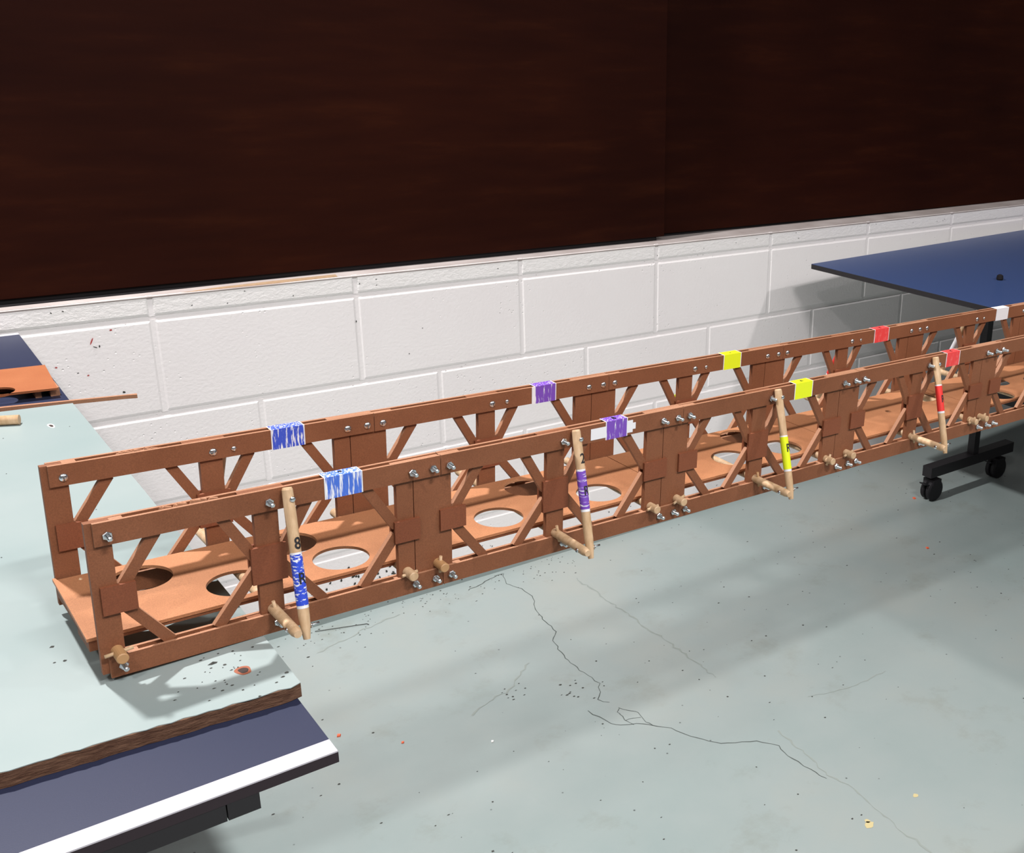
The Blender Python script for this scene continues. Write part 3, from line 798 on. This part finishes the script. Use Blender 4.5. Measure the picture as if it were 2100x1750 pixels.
def outrigger(k, sgn):
    ut, ub, mt, (tw1, tw0) = BT_[k]
    m0, m1 = MID[k]; uc = (m0 + m1) / 2 + (0 if sgn < 0 else .002)
    v_out = (lambda t: -t) if sgn < 0 else (lambda t: D + T + t)
    end = .0560 if k == 0 else .0620
    # long horizontal dowel through the bridge
    if sgn < 0:
        bm = bmesh.new()
        p0 = F((uc, -end, WD)); p1 = F((uc, D + T + .062, WD)); ln = (p1 - p0).length
        lathe(bm, p0, p1 - p0, [(0, RD * .72), (.006, RD), (ln - .006, RD), (ln, RD * .72)], 22)
        o1 = P_(bm, 'outrigger_dowel', M_DOW if k else M_DOW)
        pin(uc, -.004, WD + .001, 1.75, .020, o1, M_DOWD if k == 2 else M_DOW); pin(uc, D + T + .004, WD + .001, 1.4, .018, o1)
    # raking brace from top chord to dowel end
    u_t, u_b = ut, max(ub, uc + RD * 1.9)
    if sgn > 0: u_t += .002
    A = F((u_t, v_out(.0052), .1350 if sgn < 0 else .1290)); Bp = F((u_b, v_out(end - .010), .0030))
    d = Bp - A; ln = d.length
    bm = bmesh.new(); lathe(bm, A, d, [(0, .0040), (.002, .0047), (.02, .0050), (ln - .022, .0050), (ln - .010, .0043), (ln, .0030)], 22)
    o2 = P_(bm, 'raking_brace', M_DOW)
    # coloured band
    t1 = (.1350 - tw1) / .132 * ln; t0 = (.1350 - tw0) / .132 * ln; dn = d.normalized()
    pn = F((u_t, v_out(.2), .1350)) - F((u_t, v_out(0), .1350))
    bm = bmesh.new(); lathe(bm, A + dn * (t1 - .0018), dn, [(0, .00505), (t0 - t1 + .0036, .00505)], 22)
    bd0 = obj('colour_band', bm, M_PAPER, o2)
    o3o = A + dn * t1
    bm = bmesh.new(); lathe(bm, A + dn * t1, dn, [(0, .00525), (t0 - t1 - .001, .00525)], 22)
    obj('colour_band', bm, mt, o2, origin=tuple(o3o))
    # screws
    rx = Matrix.Rotation(0 if sgn < 0 else math.pi, 4, 'Z')
    bolt('small', u_t + .0012, v_out(.0062 + .0088 / .132 * (end - .0152) + .0045), .1262, rx, o2, 'screw')
    b = bolt('small', u_b + .0046, v_out(end - .012), .0145, Matrix.Rotation(math.pi / 2, 4, 'Z'), o2, 'screw')
    if sgn < 0:
        bolt('small', uc - .0046, v_out(end - .014), .0152, Matrix.Rotation(-math.pi / 2, 4, 'Z'), o2, 'screw')
        bm = bmesh.new(); tube(bm, F((u_b + .003, -end + .012, .0145)), F((u_b + .0125, -end + .012, .0150)), .0011, n=8); obj('screw_shank', bm, M_STEEL, o2)
    # handwriting
    if sgn < 0:
        for ch, h, sz in ((LET[k][0], LET[k][2], .0150), (LET[k][1], LET[k][3], .0145)):
            if not ch: continue
            t = (.1350 - h) / .132 * ln
            xax = (F((u_t + .1, -.01, .1)) - F((u_t, -.01, .1))).normalized()
            yax = -dn; zax = xax.cross(yax).normalized(); xax = yax.cross(zax).normalized()
            ang = math.radians(14); z2 = zax * math.cos(ang) + xax * math.sin(ang); x2 = yax.cross(z2).normalized()
            c = A + dn * t + z2 * .00535
            fr = Matrix((( x2.x, yax.x, z2.x, c.x), (x2.y, yax.y, z2.y, c.y), (x2.z, yax.z, z2.z, c.z), (0, 0, 0, 1)))
            text_mesh(ch, sz, fr, 'handwritten_number' if ch in '82' else 'handwritten_letter', o2, .0053)
for k in range(6):
    outrigger(k, -1); outrigger(k, 1)

# ---- paper labels folded over the top chords
def label_band(s, u0, u1, m, lab, glyph=None, extra=None, sh=0.0):
    V = side(s); g = .0004; org = F(((u0 + u1) / 2, V(0), .124))
    top = WT1 + .0006; lo = WT0 - .0004
    for nm, mm, a, b, e in (('paper_label', M_PAPER, u0 - .0012, u1 + .0012, 0), ('coloured_label', m, u0, u1, .00012)):
        bm = bmesh.new()
        sec = [(V(0) - g - e, lo + sh), (V(0) - g - e, top + e), (V(T) + g + e, top + e), (V(T) + g + e, lo), (V(T) + g * .5, lo), (V(T) + g * .5, top - .0002), (V(0) - g * .5, top - .0002), (V(0) - g * .5, lo + sh)]
        A = [bm.verts.new(F((a, v, w))) for v, w in sec]; Bv = [bm.verts.new(F((b, v, w))) for v, w in sec]
        n = len(sec); bm.faces.new(A); bm.faces.new(Bv[::-1])
        for i in range(n): bm.faces.new((A[i], A[(i + 1) % n], Bv[(i + 1) % n], Bv[i]))
        if nm == 'paper_label':
            if extra:
                for (x0, x1, z0, z1) in extra: box(bm, (x0, V(0) - .0005, z0), (x1, V(0) - .0001, z1), F)
            base_o = obj(nm, bm, M_PAPER, br, label='white paper label under ' + lab)
        else:
            o = obj(nm, bm, mm, base_o, origin=tuple(org), label=lab)
    if glyph:
        c = F(((u0 + u1) / 2, V(.006), top + .0004))
        fr = Matrix.Translation(c) @ RB.to_4x4()
        text_mesh(glyph, .009, fr, 'handwritten_mark', base_o)
label_band(0, .1940, .2280, M_BLUE2, 'blue marker strokes', '*')
label_band(1, .2013, .2330, M_BLUE, 'dense blue scribble')
label_band(0, .5090, .5365, M_PURP, 'purple marker strokes', 'B', [(.4880, .5090, .1165, .1295), (.5365, .5450, .1165, .1310), (.545, .549, .120, .1275)])
label_band(1, .5110, .5390, M_PURP, 'purple scribble', None, [(.5060, .5110, .1135, .1345)])
label_band(0, .8040, .8345, M_YEL, 'yellow highlighter', 'n')
label_band(1, .8125, .8430, M_YEL, 'yellow highlighter', '-')
label_band(0, 1.1160, 1.1460, M_RED, 'red marker', 'c')
label_band(1, 1.1255, 1.1580, M_RED, 'red marker', 'c')
label_band(0, 1.4350, 1.4680, M_PAPER, 'plain white face')
label_band(1, 1.4450, 1.4785, M_PAPER, 'plain white face')
